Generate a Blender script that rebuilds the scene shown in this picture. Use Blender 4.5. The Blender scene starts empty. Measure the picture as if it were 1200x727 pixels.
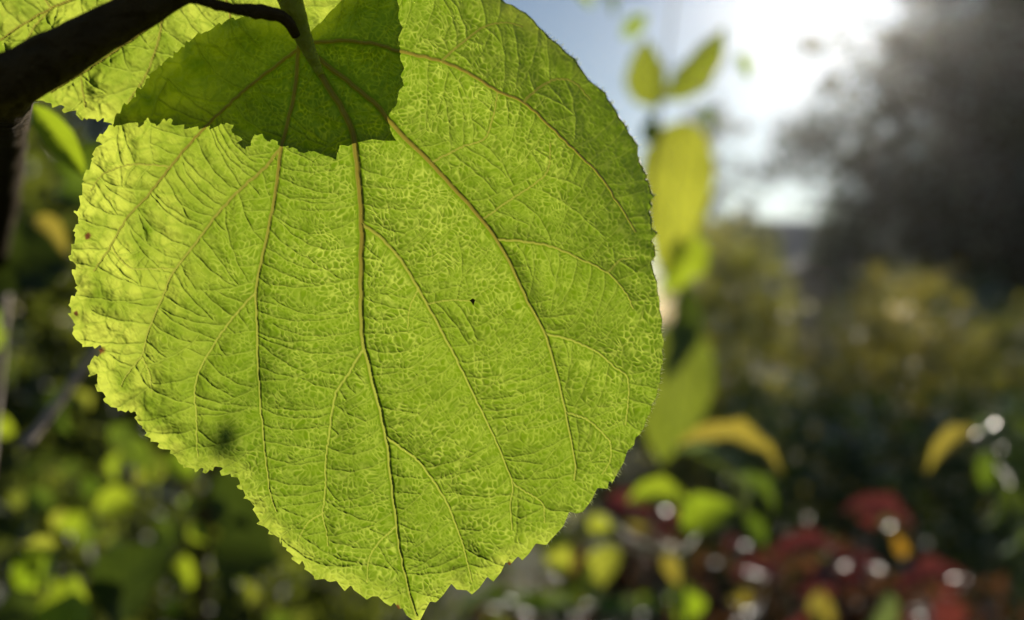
import bpy, math, random
import numpy as np
from mathutils import Vector, Matrix

# ------------------------------------------------------------------ camera, sky, sun, exposure
scene = bpy.context.scene
C = scene.collection
FPX, CX, CY, CAMZ = 1039.23, 600.0, 363.5, 1.2       # focal length in photo pixels, optical axis, camera height
FOCUS = 0.14
cam_data = bpy.data.cameras.new('camera')
cam = bpy.data.objects.new('camera', cam_data); C.objects.link(cam)
cam.location = (0, 0, CAMZ); cam.rotation_euler = (math.radians(90), 0, 0)
cam_data.sensor_width = 36.0; cam_data.lens = 18.0 / math.tan(math.radians(30))
cam_data.clip_start = 0.01; cam_data.clip_end = 600
cam_data.dof.use_dof = True; cam_data.dof.focus_distance = FOCUS
cam_data.dof.aperture_fstop = cam_data.lens / 3.8
scene.camera = cam

SUN = Vector((360.0, FPX, 374.0)).normalized()        # towards the sun
world = bpy.data.worlds.new('World'); scene.world = world; world.use_nodes = True
wn = world.node_tree.nodes; wn.clear()
sky = wn.new('ShaderNodeTexSky'); sky.sky_type = 'NISHITA'; sky.sun_disc = False
sky.sun_elevation = math.asin(SUN.z); sky.sun_rotation = math.atan2(SUN.x, SUN.y)
sky.air_density = 1.0; sky.dust_density = 0.04; sky.ozone_density = 1.0
bg = wn.new('ShaderNodeBackground'); bg.inputs['Strength'].default_value = 0.052
wo = wn.new('ShaderNodeOutputWorld')
world.node_tree.links.new(sky.outputs[0], bg.inputs[0]); world.node_tree.links.new(bg.outputs[0], wo.inputs[0])

sl = bpy.data.lights.new('sun', 'SUN'); sl.energy = 5.0; sl.angle = math.radians(0.53); sl.color = (1.0, 0.91, 0.77)
so = bpy.data.objects.new('sun', sl); C.objects.link(so)
so.rotation_euler = SUN.to_track_quat('Z', 'Y').to_euler(); so.location = SUN * 50

vs = scene.view_settings
vs.view_transform = 'Standard'; vs.look = 'None'; vs.exposure = 0.45; vs.gamma = 1.0; vs.use_curve_mapping = False
cy = scene.cycles
cy.use_denoising = True; cy.max_bounces = 8; cy.diffuse_bounces = 4; cy.transmission_bounces = 6
cy.volume_bounces = 0; cy.sample_clamp_indirect = 8.0; cy.caustics_reflective = False; cy.caustics_refractive = False

def W(px, py, d):
    """point at depth d (metres along the view axis) behind a place of the photograph"""
    return Vector(((px - CX) / FPX * d, d, CAMZ - (py - CY) / FPX * d))
MM = FOCUS / FPX                                       # metres per photo pixel at the leaf

# ------------------------------------------------------------------ materials
def new_mat(name):
    m = bpy.data.materials.new(name); m.use_nodes = True
    nt = m.node_tree; nt.nodes.clear()
    return m, nt.nodes, nt.links
def rgb(n, c):
    x = n.new('ShaderNodeRGB'); x.outputs[0].default_value = (*c, 1); return x.outputs[0]
def mixc(n, l, f, a, b, mode='MIX'):
    x = n.new('ShaderNodeMix'); x.data_type = 'RGBA'; x.blend_type = mode
    for sock, v in ((x.inputs[0], f), (x.inputs[6], a), (x.inputs[7], b)):
        if isinstance(v, (int, float)): sock.default_value = v
        elif isinstance(v, tuple): sock.default_value = (*v, 1)
        else: l.new(v, sock)
    return x.outputs[2]
def leaf_shader(n, l, tr, rf, rough=0.4, spec=0.5, normal=None):
    """sheet of leaf: light passing through + light thrown back + waxy gloss"""
    t = n.new('ShaderNodeBsdfTranslucent'); d = n.new('ShaderNodeBsdfDiffuse')
    a = n.new('ShaderNodeAddShader'); g = n.new('ShaderNodeBsdfGlossy'); g.inputs['Roughness'].default_value = rough
    fr = n.new('ShaderNodeFresnel'); fr.inputs['IOR'].default_value = 1.4
    mu = n.new('ShaderNodeMath'); mu.operation = 'MULTIPLY'; mu.inputs[1].default_value = spec
    mx = n.new('ShaderNodeMixShader'); o = n.new('ShaderNodeOutputMaterial')
    l.new(tr, t.inputs[0]); l.new(rf, d.inputs[0]); l.new(t.outputs[0], a.inputs[0]); l.new(d.outputs[0], a.inputs[1])
    l.new(fr.outputs[0], mu.inputs[0]); l.new(mu.outputs[0], mx.inputs[0])
    l.new(a.outputs[0], mx.inputs[1]); l.new(g.outputs[0], mx.inputs[2]); l.new(mx.outputs[0], o.inputs[0])
    if normal is not None:
        for q in (t, d, g): l.new(normal, q.inputs['Normal'])

def blade_material(name):
    m, n, l = new_mat(name)
    at = n.new('ShaderNodeAttribute'); at.attribute_name = 'leafmask'
    sp = n.new('ShaderNodeSeparateColor'); l.new(at.outputs['Color'], sp.inputs[0])
    tc = n.new('ShaderNodeTexCoord')
    nz = n.new('ShaderNodeTexNoise'); nz.inputs['Scale'].default_value = 45; nz.inputs['Detail'].default_value = 5
    l.new(tc.outputs['Object'], nz.inputs['Vector'])
    base = mixc(n, l, nz.outputs['Fac'], (0.058, 0.110, 0.0012), (0.112, 0.178, 0.004))
    base = mixc(n, l, sp.outputs[2], base, (0.35, 0.40, 0.045))
    base = mixc(n, l, sp.outputs[1], base, (0.355, 0.425, 0.060))
    base = mixc(n, l, sp.outputs[0], base, (0.135, 0.112, 0.014))
    base = mixc(n, l, at.outputs['Alpha'], base, (0.10, 0.035, 0.012))
    ref = mixc(n, l, nz.outputs['Fac'], (0.026, 0.046, 0.004), (0.040, 0.062, 0.008))
    ref = mixc(n, l, sp.outputs[0], ref, (0.05, 0.05, 0.018))
    leaf_shader(n, l, base, ref, 0.45, 0.5)
    return m

def far_leaf_material(name, tr_a, tr_b, rf_a, rf_b, rough=0.35, spec=0.6, island=False):
    m, n, l = new_mat(name)
    if island: r = n.new('ShaderNodeNewGeometry').outputs['Random Per Island']
    else: r = n.new('ShaderNodeObjectInfo').outputs['Random']
    tc = n.new('ShaderNodeTexCoord'); nz = n.new('ShaderNodeTexNoise'); nz.inputs['Scale'].default_value = 3.0
    l.new(tc.outputs['Object'], nz.inputs['Vector'])
    av = n.new('ShaderNodeMath'); av.operation = 'MULTIPLY_ADD'; av.inputs[1].default_value = 0.5
    l.new(nz.outputs['Fac'], av.inputs[0])
    hf = n.new('ShaderNodeMath'); hf.operation = 'MULTIPLY_ADD'; hf.inputs[1].default_value = 0.7; hf.inputs[2].default_value = -0.1
    l.new(r, hf.inputs[0]); l.new(hf.outputs[0], av.inputs[2])
    tr = mixc(n, l, av.outputs[0], tr_a, tr_b); rf = mixc(n, l, av.outputs[0], rf_a, rf_b)
    if not island:                                       # darker thick midrib and side veins
        sx = n.new('ShaderNodeSeparateXYZ'); l.new(tc.outputs['Object'], sx.inputs[0])
        ab = n.new('ShaderNodeMath'); ab.operation = 'ABSOLUTE'; l.new(sx.outputs[0], ab.inputs[0])
        mr = n.new('ShaderNodeMapRange'); mr.inputs[1].default_value = .015; mr.inputs[2].default_value = .05; mr.inputs[3].default_value = .65; mr.inputs[4].default_value = 0
        l.new(ab.outputs[0], mr.inputs[0])
        ph = n.new('ShaderNodeMath'); ph.operation = 'MULTIPLY_ADD'; ph.inputs[1].default_value = -.7; l.new(ab.outputs[0], ph.inputs[0]); l.new(sx.outputs[1], ph.inputs[2])
        p7 = n.new('ShaderNodeMath'); p7.operation = 'MULTIPLY'; p7.inputs[1].default_value = 44; l.new(ph.outputs[0], p7.inputs[0])
        sn = n.new('ShaderNodeMath'); sn.operation = 'SINE'; l.new(p7.outputs[0], sn.inputs[0])
        m2 = n.new('ShaderNodeMapRange'); m2.inputs[1].default_value = .55; m2.inputs[2].default_value = 1; m2.inputs[4].default_value = .4; l.new(sn.outputs[0], m2.inputs[0])
        mxx = n.new('ShaderNodeMath'); mxx.operation = 'MAXIMUM'; l.new(mr.outputs[0], mxx.inputs[0]); l.new(m2.outputs[0], mxx.inputs[1])
        tr = mixc(n, l, mxx.outputs[0], tr, tuple(.45 * c for c in tr_a))
    leaf_shader(n, l, tr, rf, rough, spec)
    return m

def solid_material(name, a, b, scale=30, rough=0.7, bump=0.3, stretch=(1, 1, 1), spec=0.3, metal=0.0):
    m, n, l = new_mat(name)
    tc = n.new('ShaderNodeTexCoord'); mp = n.new('ShaderNodeMapping'); mp.inputs['Scale'].default_value = stretch
    nz = n.new('ShaderNodeTexNoise'); nz.inputs['Scale'].default_value = scale; nz.inputs['Detail'].default_value = 6
    l.new(tc.outputs['Object'], mp.inputs[0]); l.new(mp.outputs[0], nz.inputs['Vector'])
    p = n.new('ShaderNodeBsdfPrincipled'); o = n.new('ShaderNodeOutputMaterial')
    l.new(mixc(n, l, nz.outputs['Fac'], a, b), p.inputs['Base Color'])
    p.inputs['Roughness'].default_value = rough; p.inputs['Specular IOR Level'].default_value = spec
    p.inputs['Metallic'].default_value = metal
    bp = n.new('ShaderNodeBump'); bp.inputs['Strength'].default_value = bump; bp.inputs['Distance'].default_value = 0.01
    l.new(nz.outputs['Fac'], bp.inputs['Height']); l.new(bp.outputs[0], p.inputs['Normal'])
    l.new(p.outputs[0], o.inputs[0])
    return m

M = {}
M['blade'] = blade_material('backlit_leaf')
M['bark'] = solid_material('dark_bark', (0.022, 0.014, 0.006), (0.085, 0.058, 0.022), 260, 0.8, 0.6, (1, 1, 1), .08)
M['twig'] = solid_material('brown_twig', (0.10, 0.065, 0.035), (0.22, 0.15, 0.09), 60, 0.6, 0.4)
M['palestem'] = solid_material('pale_stem', (0.30, 0.22, 0.16), (0.46, 0.35, 0.27), 60, 0.6, 0.3)
M['greenstem'] = solid_material('green_stem', (0.10, 0.13, 0.03), (0.17, 0.19, 0.05), 80, 0.5, 0.3)
M['trunk'] = solid_material('tree_bark', (0.035, 0.028, 0.02), (0.09, 0.075, 0.055), 6, 0.9, 0.8, (1, 1, .25))
M['petiole'] = solid_material('petiole_green', (0.24, 0.28, 0.03), (0.36, 0.34, 0.05), 220, 0.7, 0.5, spec=.06)
_p = [x for x in M['petiole'].node_tree.nodes if x.type == 'BSDF_PRINCIPLED'][0]
_p.inputs['Subsurface Weight'].default_value = 1.0; _p.inputs['Subsurface Radius'].default_value = (.9, 1.0, .3); _p.inputs['Subsurface Scale'].default_value = .003
LM = {
 'yellow': far_leaf_material('yellow_leaf', (0.22, 0.25, 0.018), (0.32, 0.33, 0.03), (.10, .12, .02), (.14, .14, .03)),
 'lime': far_leaf_material('lime_leaf', (0.14, 0.22, 0.006), (0.26, 0.31, 0.014), (.06, .11, .015), (.09, .13, .02)),
 'green': far_leaf_material('green_leaf', (0.038, 0.065, 0.004), (0.105, 0.145, 0.010), (.035, .07, .012), (.06, .10, .02), .35, .5),
 'dark': far_leaf_material('dark_leaf', (0.018, 0.030, 0.003), (0.045, 0.062, 0.006), (.016, .026, .007), (.03, .04, .012), .45, .3),
 'olive': far_leaf_material('olive_leaf', (0.10, 0.135, 0.010), (0.17, 0.19, 0.018), (.05, .07, .02), (.07, .09, .025)),
 'ochre': far_leaf_material('ochre_leaf', (0.15, 0.13, 0.014), (0.24, 0.19, 0.022), (.10, .085, .03), (.13, .10, .04), .35, 1),
 'orange': far_leaf_material('orange_leaf', (0.20, 0.10, 0.008), (0.30, 0.18, 0.014), (.12, .07, .02), (.15, .09, .03), .3, 1),
 'red': far_leaf_material('red_leaf', (0.050, 0.009, 0.008), (0.095, 0.020, 0.012), (.085, .032, .030), (.13, .055, .048), .40, .5),
 'glossy': far_leaf_material('glossy_leaf', (0.06, 0.09, 0.02), (0.10, 0.13, 0.03), (.05, .07, .03), (.09, .10, .05), .3, 1.3),
}
FM = {
 'hedge': far_leaf_material('hedge_foliage', (0.08, 0.11, 0.010), (0.30, 0.27, 0.03), (.05, .055, .015), (.10, .085, .025), .45, .4, True),
 'goldhedge': far_leaf_material('gold_hedge_foliage', (0.09, 0.11, 0.012), (0.31, 0.25, 0.035), (.055, .055, .018), (.10, .085, .03), .45, .45, True),
 'darkhedge': far_leaf_material('dark_hedge_foliage', (0.02, 0.045, 0.005), (0.08, 0.13, 0.012), (.018, .03, .01), (.035, .05, .015), .4, .5, True),
 'left': far_leaf_material('left_foliage', (0.014, 0.026, 0.003), (0.135, 0.155, 0.016), (.018, .028, .008), (.045, .05, .016), .6, .12, True),
 'redmix': far_leaf_material('russet_foliage', (0.014, 0.016, 0.004), (0.085, 0.032, 0.012), (.018, .014, .010), (.05, .03, .022), .5, .25, True),
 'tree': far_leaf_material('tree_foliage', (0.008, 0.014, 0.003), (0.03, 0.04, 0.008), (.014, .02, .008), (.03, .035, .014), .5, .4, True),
 'fartree': far_leaf_material('far_tree_foliage', (0.03, 0.045, 0.008), (0.09, 0.10, 0.02), (.03, .04, .015), (.05, .055, .025), .5, .4, True),
}

# ------------------------------------------------------------------ mesh helpers
def link(name, me, mat=None, parent=None, loc=None):
    o = bpy.data.objects.new(name, me); C.objects.link(o)
    if mat is not None and me is not None and not me.materials: me.materials.append(mat)
    if parent is not None: o.parent = parent
    if loc is not None: o.location = loc
    return o
def thing(name, label, cat, loc, group=None):
    o = bpy.data.objects.new(name, None); C.objects.link(o); o.location = loc; o.empty_display_size = 0.05
    o['label'] = label; o['category'] = cat
    if group: o['group'] = group
    return o
def np_mesh(name, V, F, smooth=True):
    """V (n,3), F (m,3|4) -> mesh"""
    V = np.asarray(V, np.float32); F = np.asarray(F, np.int32); k = F.shape[1]
    me = bpy.data.meshes.new(name)
    me.vertices.add(len(V)); me.vertices.foreach_set('co', V.ravel())
    me.loops.add(F.size); me.loops.foreach_set('vertex_index', F.ravel())
    me.polygons.add(len(F)); me.polygons.foreach_set('loop_start', np.arange(0, F.size, k, dtype=np.int32))
    me.polygons.foreach_set('use_smooth', np.full(len(F), smooth))
    me.update(calc_edges=True); me.validate()
    return me
def catmull(P, step):
    P = [np.array(p, float) for p in P]
    Q = [2 * P[0] - P[1]] + P + [2 * P[-1] - P[-2]]
    out = []
    for i in range(1, len(Q) - 2):
        a, b, c, d = Q[i - 1:i + 3]
        k = max(2, int(np.linalg.norm(c - b) / step))
        for t in np.arange(k) / k:
            out.append(.5 * (2 * b + (c - a) * t + (2 * a - 5 * b + 4 * c - d) * t * t + (3 * b - a - 3 * c + d) * t ** 3))
    out.append(P[-1]); return np.array(out)
def tube_mesh(name, pts, radii, sides=8, step=None, rough=0.0, seed=0, origin=(0, 0, 0)):
    """tapered round stem along pts"""
    rs = np.random.default_rng(seed)
    pts = [np.array(p, float) for p in pts]
    L = sum(np.linalg.norm(b - a) for a, b in zip(pts, pts[1:]))
    P = catmull(pts, step or L / 24)
    s = np.linspace(0, 1, len(P)); R = np.interp(s, np.linspace(0, 1, len(radii)), radii)
    T = np.gradient(P, axis=0); T /= np.linalg.norm(T, axis=1)[:, None]
    up = np.array((0.31, 0.2, 0.93)); V = []
    for i in range(len(P)):
        a = np.cross(T[i], up); a /= np.linalg.norm(a); b = np.cross(T[i], a)
        for k in range(sides):
            th = 2 * math.pi * k / sides
            V.append(P[i] + (a * math.cos(th) + b * math.sin(th)) * R[i] * (1 + rough * rs.normal()))
    n = len(P); F = [(i * sides + k, i * sides + (k + 1) % sides, (i + 1) * sides + (k + 1) % sides, (i + 1) * sides + k)
                     for i in range(n - 1) for k in range(sides)]
    V += [P[0], P[-1]]
    F += [(0 * sides + (k + 1) % sides, k, n * sides, n * sides) for k in range(sides)]
    F += [((n - 1) * sides + k, (n - 1) * sides + (k + 1) % sides, n * sides + 1, n * sides + 1) for k in range(sides)]
    Fq = np.array([f for f in F if f[2] != f[3]]); Ft = [f[:3] for f in F if f[2] == f[3]]
    tri = np.concatenate([Fq[:, [0, 1, 2]], Fq[:, [0, 2, 3]], np.array(Ft)])
    return np_mesh(name, np.array(V) - np.array(origin), tri)
def vnoise(x, y, seed, scale):
    r = np.random.default_rng(seed).random((64, 64))
    x = x / scale + 17.3; y = y / scale + 9.1
    i = np.floor(x).astype(int); j = np.floor(y).astype(int); u = x - i; v = y - j
    u = u * u * (3 - 2 * u); v = v * v * (3 - 2 * v)
    g = lambda a, b: r[a % 64, b % 64]
    return (g(i, j) * (1 - u) + g(i + 1, j) * u) * (1 - v) + (g(i, j + 1) * (1 - u) + g(i + 1, j + 1) * u) * v - .5
def fnoise(x, y, seed, scale, oct=3):
    return sum(vnoise(x, y, seed + k, scale / 2 ** k) / 1.8 ** k for k in range(oct))
def sstep(a, b, x):
    t = np.clip((x - a) / (b - a), 0, 1); return t * t * (3 - 2 * t)
def voronoi_edge(x, y, seed, size):
    """distance-to-border like value (in pixels) of a jittered cell pattern"""
    rs = np.random.default_rng(seed); J = rs.random((256, 256, 2))
    gx = x / size + 40; gy = y / size + 40
    i = np.floor(gx).astype(int); j = np.floor(gy).astype(int)
    f1 = np.full(x.shape, 9.); f2 = f1.copy()
    for a in (-1, 0, 1):
        for b in (-1, 0, 1):
            q = J[(i + a) % 256, (j + b) % 256]
            d = np.hypot(i + a + .08 + .84 * q[..., 0] - gx, j + b + .08 + .84 * q[..., 1] - gy)
            f2 = np.where(d < f1, f1, np.minimum(f2, d)); f1 = np.minimum(f1, d)
    return (f2 - f1) * size * .5

# ------------------------------------------------------------------ detailed leaf blade
def build_blade(name, parent, outline, veins, depth_fn, spacing, seed, net_fn, yellow_fn, brown_spots=(), ladder=20,
                serrate=0.0, split_veins=True, relief=1.0):
    """outline / veins in photo pixels; the sheet is placed at depth_fn (metres) and gets real relief"""
    rs = np.random.default_rng(seed); rnd = random.Random(seed)
    O = np.array(outline, float)
    dense = []
    for a, b in zip(O, np.roll(O, -1, 0)):
        k = max(1, int(np.hypot(*(b - a)) / .5)); dense += [a + (b - a) * t for t in np.arange(k) / k]
    dense = np.array(dense)
    if serrate:
        tg = np.roll(dense, -3, 0) - np.roll(dense, 3, 0); tg /= np.linalg.norm(tg, axis=1)[:, None] + 1e-9
        s = np.arange(len(dense)) * .5
        nrm = np.stack([tg[:, 1], -tg[:, 0]], 1)
        ph = s / 15 + 2.2 * vnoise(s, s * 0, seed + 5, 40)
        dense = dense + nrm * (sstep(420, 300, dense[:, 0]) * (serrate * ((ph % 1) - .5) + 2.2 * vnoise(s, s * 0, seed + 6, 9) + 1.2 * vnoise(s, s * 0, seed + 7, 4)))[:, None]
    x0, y0 = dense.min(0) - 4; x1, y1 = dense.max(0) + 4
    xs = np.arange(x0, x1, spacing); ys = np.arange(y0, y1, spacing); nx, ny = len(xs), len(ys)
    X, Y = np.meshgrid(xs, ys)
    # inside test, scanline
    inside = np.zeros((ny, nx), bool); A = dense; B = np.roll(dense, -1, 0)
    for j in range(ny):
        c = (A[:, 1] <= ys[j]) != (B[:, 1] <= ys[j])
        if not c.any(): continue
        xi = np.sort(A[c, 0] + (ys[j] - A[c, 1]) / (B[c, 1] - A[c, 1]) * (B[c, 0] - A[c, 0]))
        inside[j] = np.searchsorted(xi, xs) % 2 == 1
    # coarse distance to the margin
    st = 6; XC, YC = X[::st, ::st], Y[::st, ::st]; dc = np.full(XC.shape, 1e9)
    for p in dense[::6]: dc = np.minimum(dc, (XC - p[0]) ** 2 + (YC - p[1]) ** 2)
    dc = np.sqrt(dc)
    fi = np.arange(ny) / st; fj = np.arange(nx) / st
    i0 = np.clip(fi.astype(int), 0, dc.shape[0] - 2); j0 = np.clip(fj.astype(int), 0, dc.shape[1] - 2)
    u = (fi - i0)[:, None]; v = (fj - j0)[None, :]
    E = dc[i0][:, j0] * (1 - u) * (1 - v) + dc[i0 + 1][:, j0] * u * (1 - v) + dc[i0][:, j0 + 1] * (1 - u) * v + dc[i0 + 1][:, j0 + 1] * u * v
    # stamp veins
    def stamp(dist, lab, pts, rad, idv, R):
        for (px, py), r in zip(pts, rad):
            a = max(0, int((px - R - x0) / spacing)); b = min(nx, int((px + R - x0) / spacing) + 2)
            c = max(0, int((py - R - y0) / spacing)); d = min(ny, int((py + R - y0) / spacing) + 2)
            if a >= b or c >= d: continue
            q = np.sqrt((X[c:d, a:b] - px) ** 2 + (Y[c:d, a:b] - py) ** 2)
            better = q / r < dist[c:d, a:b]
            dist[c:d, a:b][better] = (q / r)[better]
            if lab is not None: lab[c:d, a:b][better] = idv
    DM = np.full((ny, nx), 99.); LAB = np.full((ny, nx), -1); AMP = np.zeros((ny, nx))
    vpaths = []
    for k, (pts, r0, r1) in enumerate(veins):
        P = catmull(pts, .6); s = np.linspace(0, 1, len(P))
        P = P + np.stack([vnoise(s * 900, s * 0 + 50 * k, seed + 31, 14), vnoise(s * 900, s * 0 + 50 * k, seed + 32, 14)], 1) * 1.5
        vpaths.append((P, r0, r1))
        stamp(DM, LAB, P, (r0 + (r1 - r0) * s) * .72, k, 26)
    DPX = np.full((ny, nx), 99.)                         # distance in px to any major vein
    for P, r0, r1 in vpaths: stamp(DPX, None, P[::2], np.ones(len(P)), 0, 22)
    # ladder veins between the major ones
    dv = np.full(XC.shape, 1e9)
    for P, r0, r1 in vpaths:
        if r0 > 1.7:
            for p in P[::8]: dv = np.minimum(dv, (XC - p[0]) ** 2 + (YC - p[1]) ** 2)
    dv = np.sqrt(dv + 4)
    DV = dv[i0][:, j0] * (1 - u) * (1 - v) + dv[i0 + 1][:, j0] * u * (1 - v) + dv[i0][:, j0 + 1] * (1 - u) * v + dv[i0 + 1][:, j0 + 1] * u * v
    OCC = np.full((ny, nx), -1); DT = np.full((ny, nx), 99.); starts = []
    for k, (P, r0, r1) in enumerate(vpaths):
        L = len(P) * .6; s = 10 + rnd.random() * 10
        while s < L - 5:
            for side in (-1, 1): starts.append((k, int((s + rnd.uniform(-5, 5)) / .6), side))
            s += ladder * rnd.uniform(.85, 1.15)
    rnd.shuffle(starts); tert = []
    for tid, (k, i, side) in enumerate(starts):
        P = vpaths[k][0]; i = min(max(i, 3), len(P) - 4)
        tg = P[i + 3] - P[i - 3]; ang = math.atan2(tg[1], tg[0]) + side * math.radians(rnd.uniform(60, 70))
        p = P[i].copy(); path = [p.copy()]; curl = side * rnd.uniform(.25, .6) / 60
        wob = rnd.random() * 6
        for stp in range(rnd.choice((60, 90, 120))):
            ang += curl * 1.2 + .035 * math.sin(stp * .3 + wob) + rnd.gauss(0, .02)
            p = p + 1.2 * np.array((math.cos(ang), math.sin(ang)))
            a = int((p[0] - x0) / spacing); b = int((p[1] - y0) / spacing)
            if not (0 <= a < nx and 0 <= b < ny) or not inside[b, a]: break
            path.append(p.copy())
            if stp > 6 and ((DPX[b, a] < 2.0) or (OCC[b, a] >= 0 and OCC[b, a] != tid)): break
        if len(path) < 7: continue
        for q in path:
            a = int((q[0] - x0) / spacing); b = int((q[1] - y0) / spacing)
            OCC[max(0, b - 1):b + 2, max(0, a - 1):a + 2] = tid
        tert.append(np.array(path))
        stamp(DT, None, path, np.linspace(1.25, .8, len(path)), 0, 14)
    # net of small veins
    net_w = net_fn(X, Y)
    wx = X + 11 * fnoise(X, Y, seed + 1, 24, 3); wy = Y + 11 * fnoise(X, Y, seed + 2, 24, 3)
    e1 = voronoi_edge(wx, wy, seed + 3, 6.6); e2 = voronoi_edge(wx, wy, seed + 4, 3.8)
    big = voronoi_edge(wx, wy, seed + 9, 24)
    pres = np.clip(.82 + 1.1 * fnoise(X, Y, seed + 7, 7, 2), .3, 1.2) * np.clip(.95 + .6 * fnoise(X, Y, seed + 8, 60, 2), .6, 1.2)
    worm = np.exp(-(vnoise(wx * 1.0, wy * 1.25, seed + 14, 4.4) / .085) ** 2)
    n1 = np.exp(-(e1 / .85) ** 2) * pres; n2 = np.maximum(.6 * np.exp(-(e2 / .65) ** 2), worm) * np.clip(.9 - .5 * pres + 1.2 * fnoise(X, Y, seed + 15, 9, 2), .1, 1.1); n3 = np.exp(-(big / 1.6) ** 2)
    major = np.exp(-(DM * .95) ** 2); tr = np.exp(-(DT * .85) ** 2)
    far = sstep(1.2, 3.5, DM)
    # relief towards the viewer, in photo pixels
    rad = np.where(LAB >= 0, np.array([r0 for _, r0, _ in veins] + [0])[LAB], 0)
    h = np.sqrt(np.clip(1 - (DM / 1.35) ** 2, 0, 1)) * np.clip(rad, 0, 5) * .8
    h = np.maximum(h, 1.5 * tr)
    h += far * (n1 * 1.0 * net_w + n2 * .8 * net_w + (1 - net_w) * n3 * 1.2)
    quilt = np.minimum(np.minimum(DPX, DT * 1.2), 14)
    h -= 9.0 * (1 - np.exp(-DV / 20.)) * sstep(5, 45, E)
    h -= 1.9 * sstep(0, 14, quilt)                       # tissue domes away between the veins
    h += (9 * fnoise(X, Y, seed + 16, 90, 2) + 4.0 * fnoise(X, Y, seed + 11, 40, 3)) * sstep(0, 25, DPX + 6) + (1 - net_w) * (4.4 * fnoise(X, Y, seed + 12, 26, 3) + 3.0 * fnoise(X, Y, seed + 17, 8, 2)) * sstep(0, 8, DPX)
    h += .5 * fnoise(X, Y, seed + 13, 5, 2)
    h += 1.2 * np.exp(-(E / 2.2) ** 2) * 0
    D = depth_fn(X, Y, E, inside) - h * relief * MM
    # snap the rim onto the outline
    dmin = np.full((ny, nx), 99.); NX, NY = X.copy(), Y.copy()
    for p in dense:
        a = max(0, int((p[0] - 3 * spacing - x0) / spacing)); b = int((p[0] + 3 * spacing - x0) / spacing) + 1
        c = max(0, int((p[1] - 3 * spacing - y0) / spacing)); d = int((p[1] + 3 * spacing - y0) / spacing) + 1
        q = np.hypot(X[c:d, a:b] - p[0], Y[c:d, a:b] - p[1]); m = q < dmin[c:d, a:b]
        dmin[c:d, a:b][m] = q[m]; NX[c:d, a:b][m] = p[0]; NY[c:d, a:b][m] = p[1]
    XX = np.where(inside, X, NX); YY = np.where(inside, Y, NY)
    P3 = np.stack([(XX - CX) / FPX * D, D, CAMZ - (YY - CY) / FPX * D], -1)
    P0 = np.stack([(X - CX) / FPX * D, D, CAMZ - (Y - CY) / FPX * D], -1)
    N = np.cross(np.gradient(P0, axis=1), np.gradient(P0, axis=0)); N /= np.linalg.norm(N, axis=-1)[..., None]
    N[N[..., 1] > 0] *= -1
    # pigment: R main veins, G fine veins, B thin yellowed tissue, A browned tissue
    col = np.zeros((ny, nx, 4))
    col[..., 0] = sstep(1.5, .75, DM) * np.clip(.25 + .28 * rad * np.clip(1.3 - (Y - 60) / 330, .12, 1.1), .15, 1)
    col[..., 1] = np.clip(np.maximum(np.maximum.reduce([.34 * tr, .50 * n1 * net_w, .34 * n2 * net_w, .25 * (1 - net_w) * n3]) * far, .75 * sstep(1.4, .7, DM)) + .35 * sstep(2.5, .5, E), 0, 1)
    col[..., 2] = np.clip(yellow_fn(X, Y, E) * (1 + 1.3 * fnoise(X, Y, seed + 21, 30, 3)) * (1 - .45 * np.maximum(tr, n3)), 0, 1)
    for bx, by, br in brown_spots:
        col[..., 3] = np.maximum(col[..., 3], sstep(br, br * .4, np.hypot(X - bx, Y - by) + 3 * fnoise(X, Y, 77, 4, 2)))
    cell = inside[:-1, :-1] | inside[1:, :-1] | inside[:-1, 1:] | inside[1:, 1:]
    own = np.where((DM < 1.15), LAB, -1)[:-1, :-1] if split_veins else np.full((ny - 1, nx - 1), -1)
    idx = np.arange(ny * nx).reshape(ny, nx)
    def piece(nm, mask, par):
        jj, ii = np.nonzero(mask)
        if len(jj) < 4: return None
        F = np.stack([idx[jj, ii], idx[jj + 1, ii], idx[jj + 1, ii + 1], idx[jj, ii + 1]], 1)
        used, inv = np.unique(F, return_inverse=True); F = inv.reshape(-1, 4)
        V = P3.reshape(-1, 3)[used] - np.array(parent.location)
        me = bpy.data.meshes.new(nm)
        me.vertices.add(len(V)); me.vertices.foreach_set('co', V.astype(np.float32).ravel())
        me.loops.add(F.size); me.loops.foreach_set('vertex_index', F.astype(np.int32).ravel())
        me.polygons.add(len(F)); me.polygons.foreach_set('loop_start', np.arange(0, F.size, 4, dtype=np.int32))
        me.polygons.foreach_set('use_smooth', np.ones(len(F), bool))
        me.update(calc_edges=True)
        ca = me.color_attributes.new('leafmask', 'FLOAT_COLOR', 'POINT')
        ca.data.foreach_set('color', col.reshape(-1, 4)[used].astype(np.float32).ravel())
        me.normals_split_custom_set_from_vertices(N.reshape(-1, 3)[used].tolist())
        return link(nm, me, M['blade'], par)
    leaf = piece(name, cell & (own < 0), parent)
    if split_veins:
        for k in range(len(veins)):
            piece('midrib' if k == 0 else 'vein', cell & (own == k), leaf)
    return leaf, dense

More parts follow.
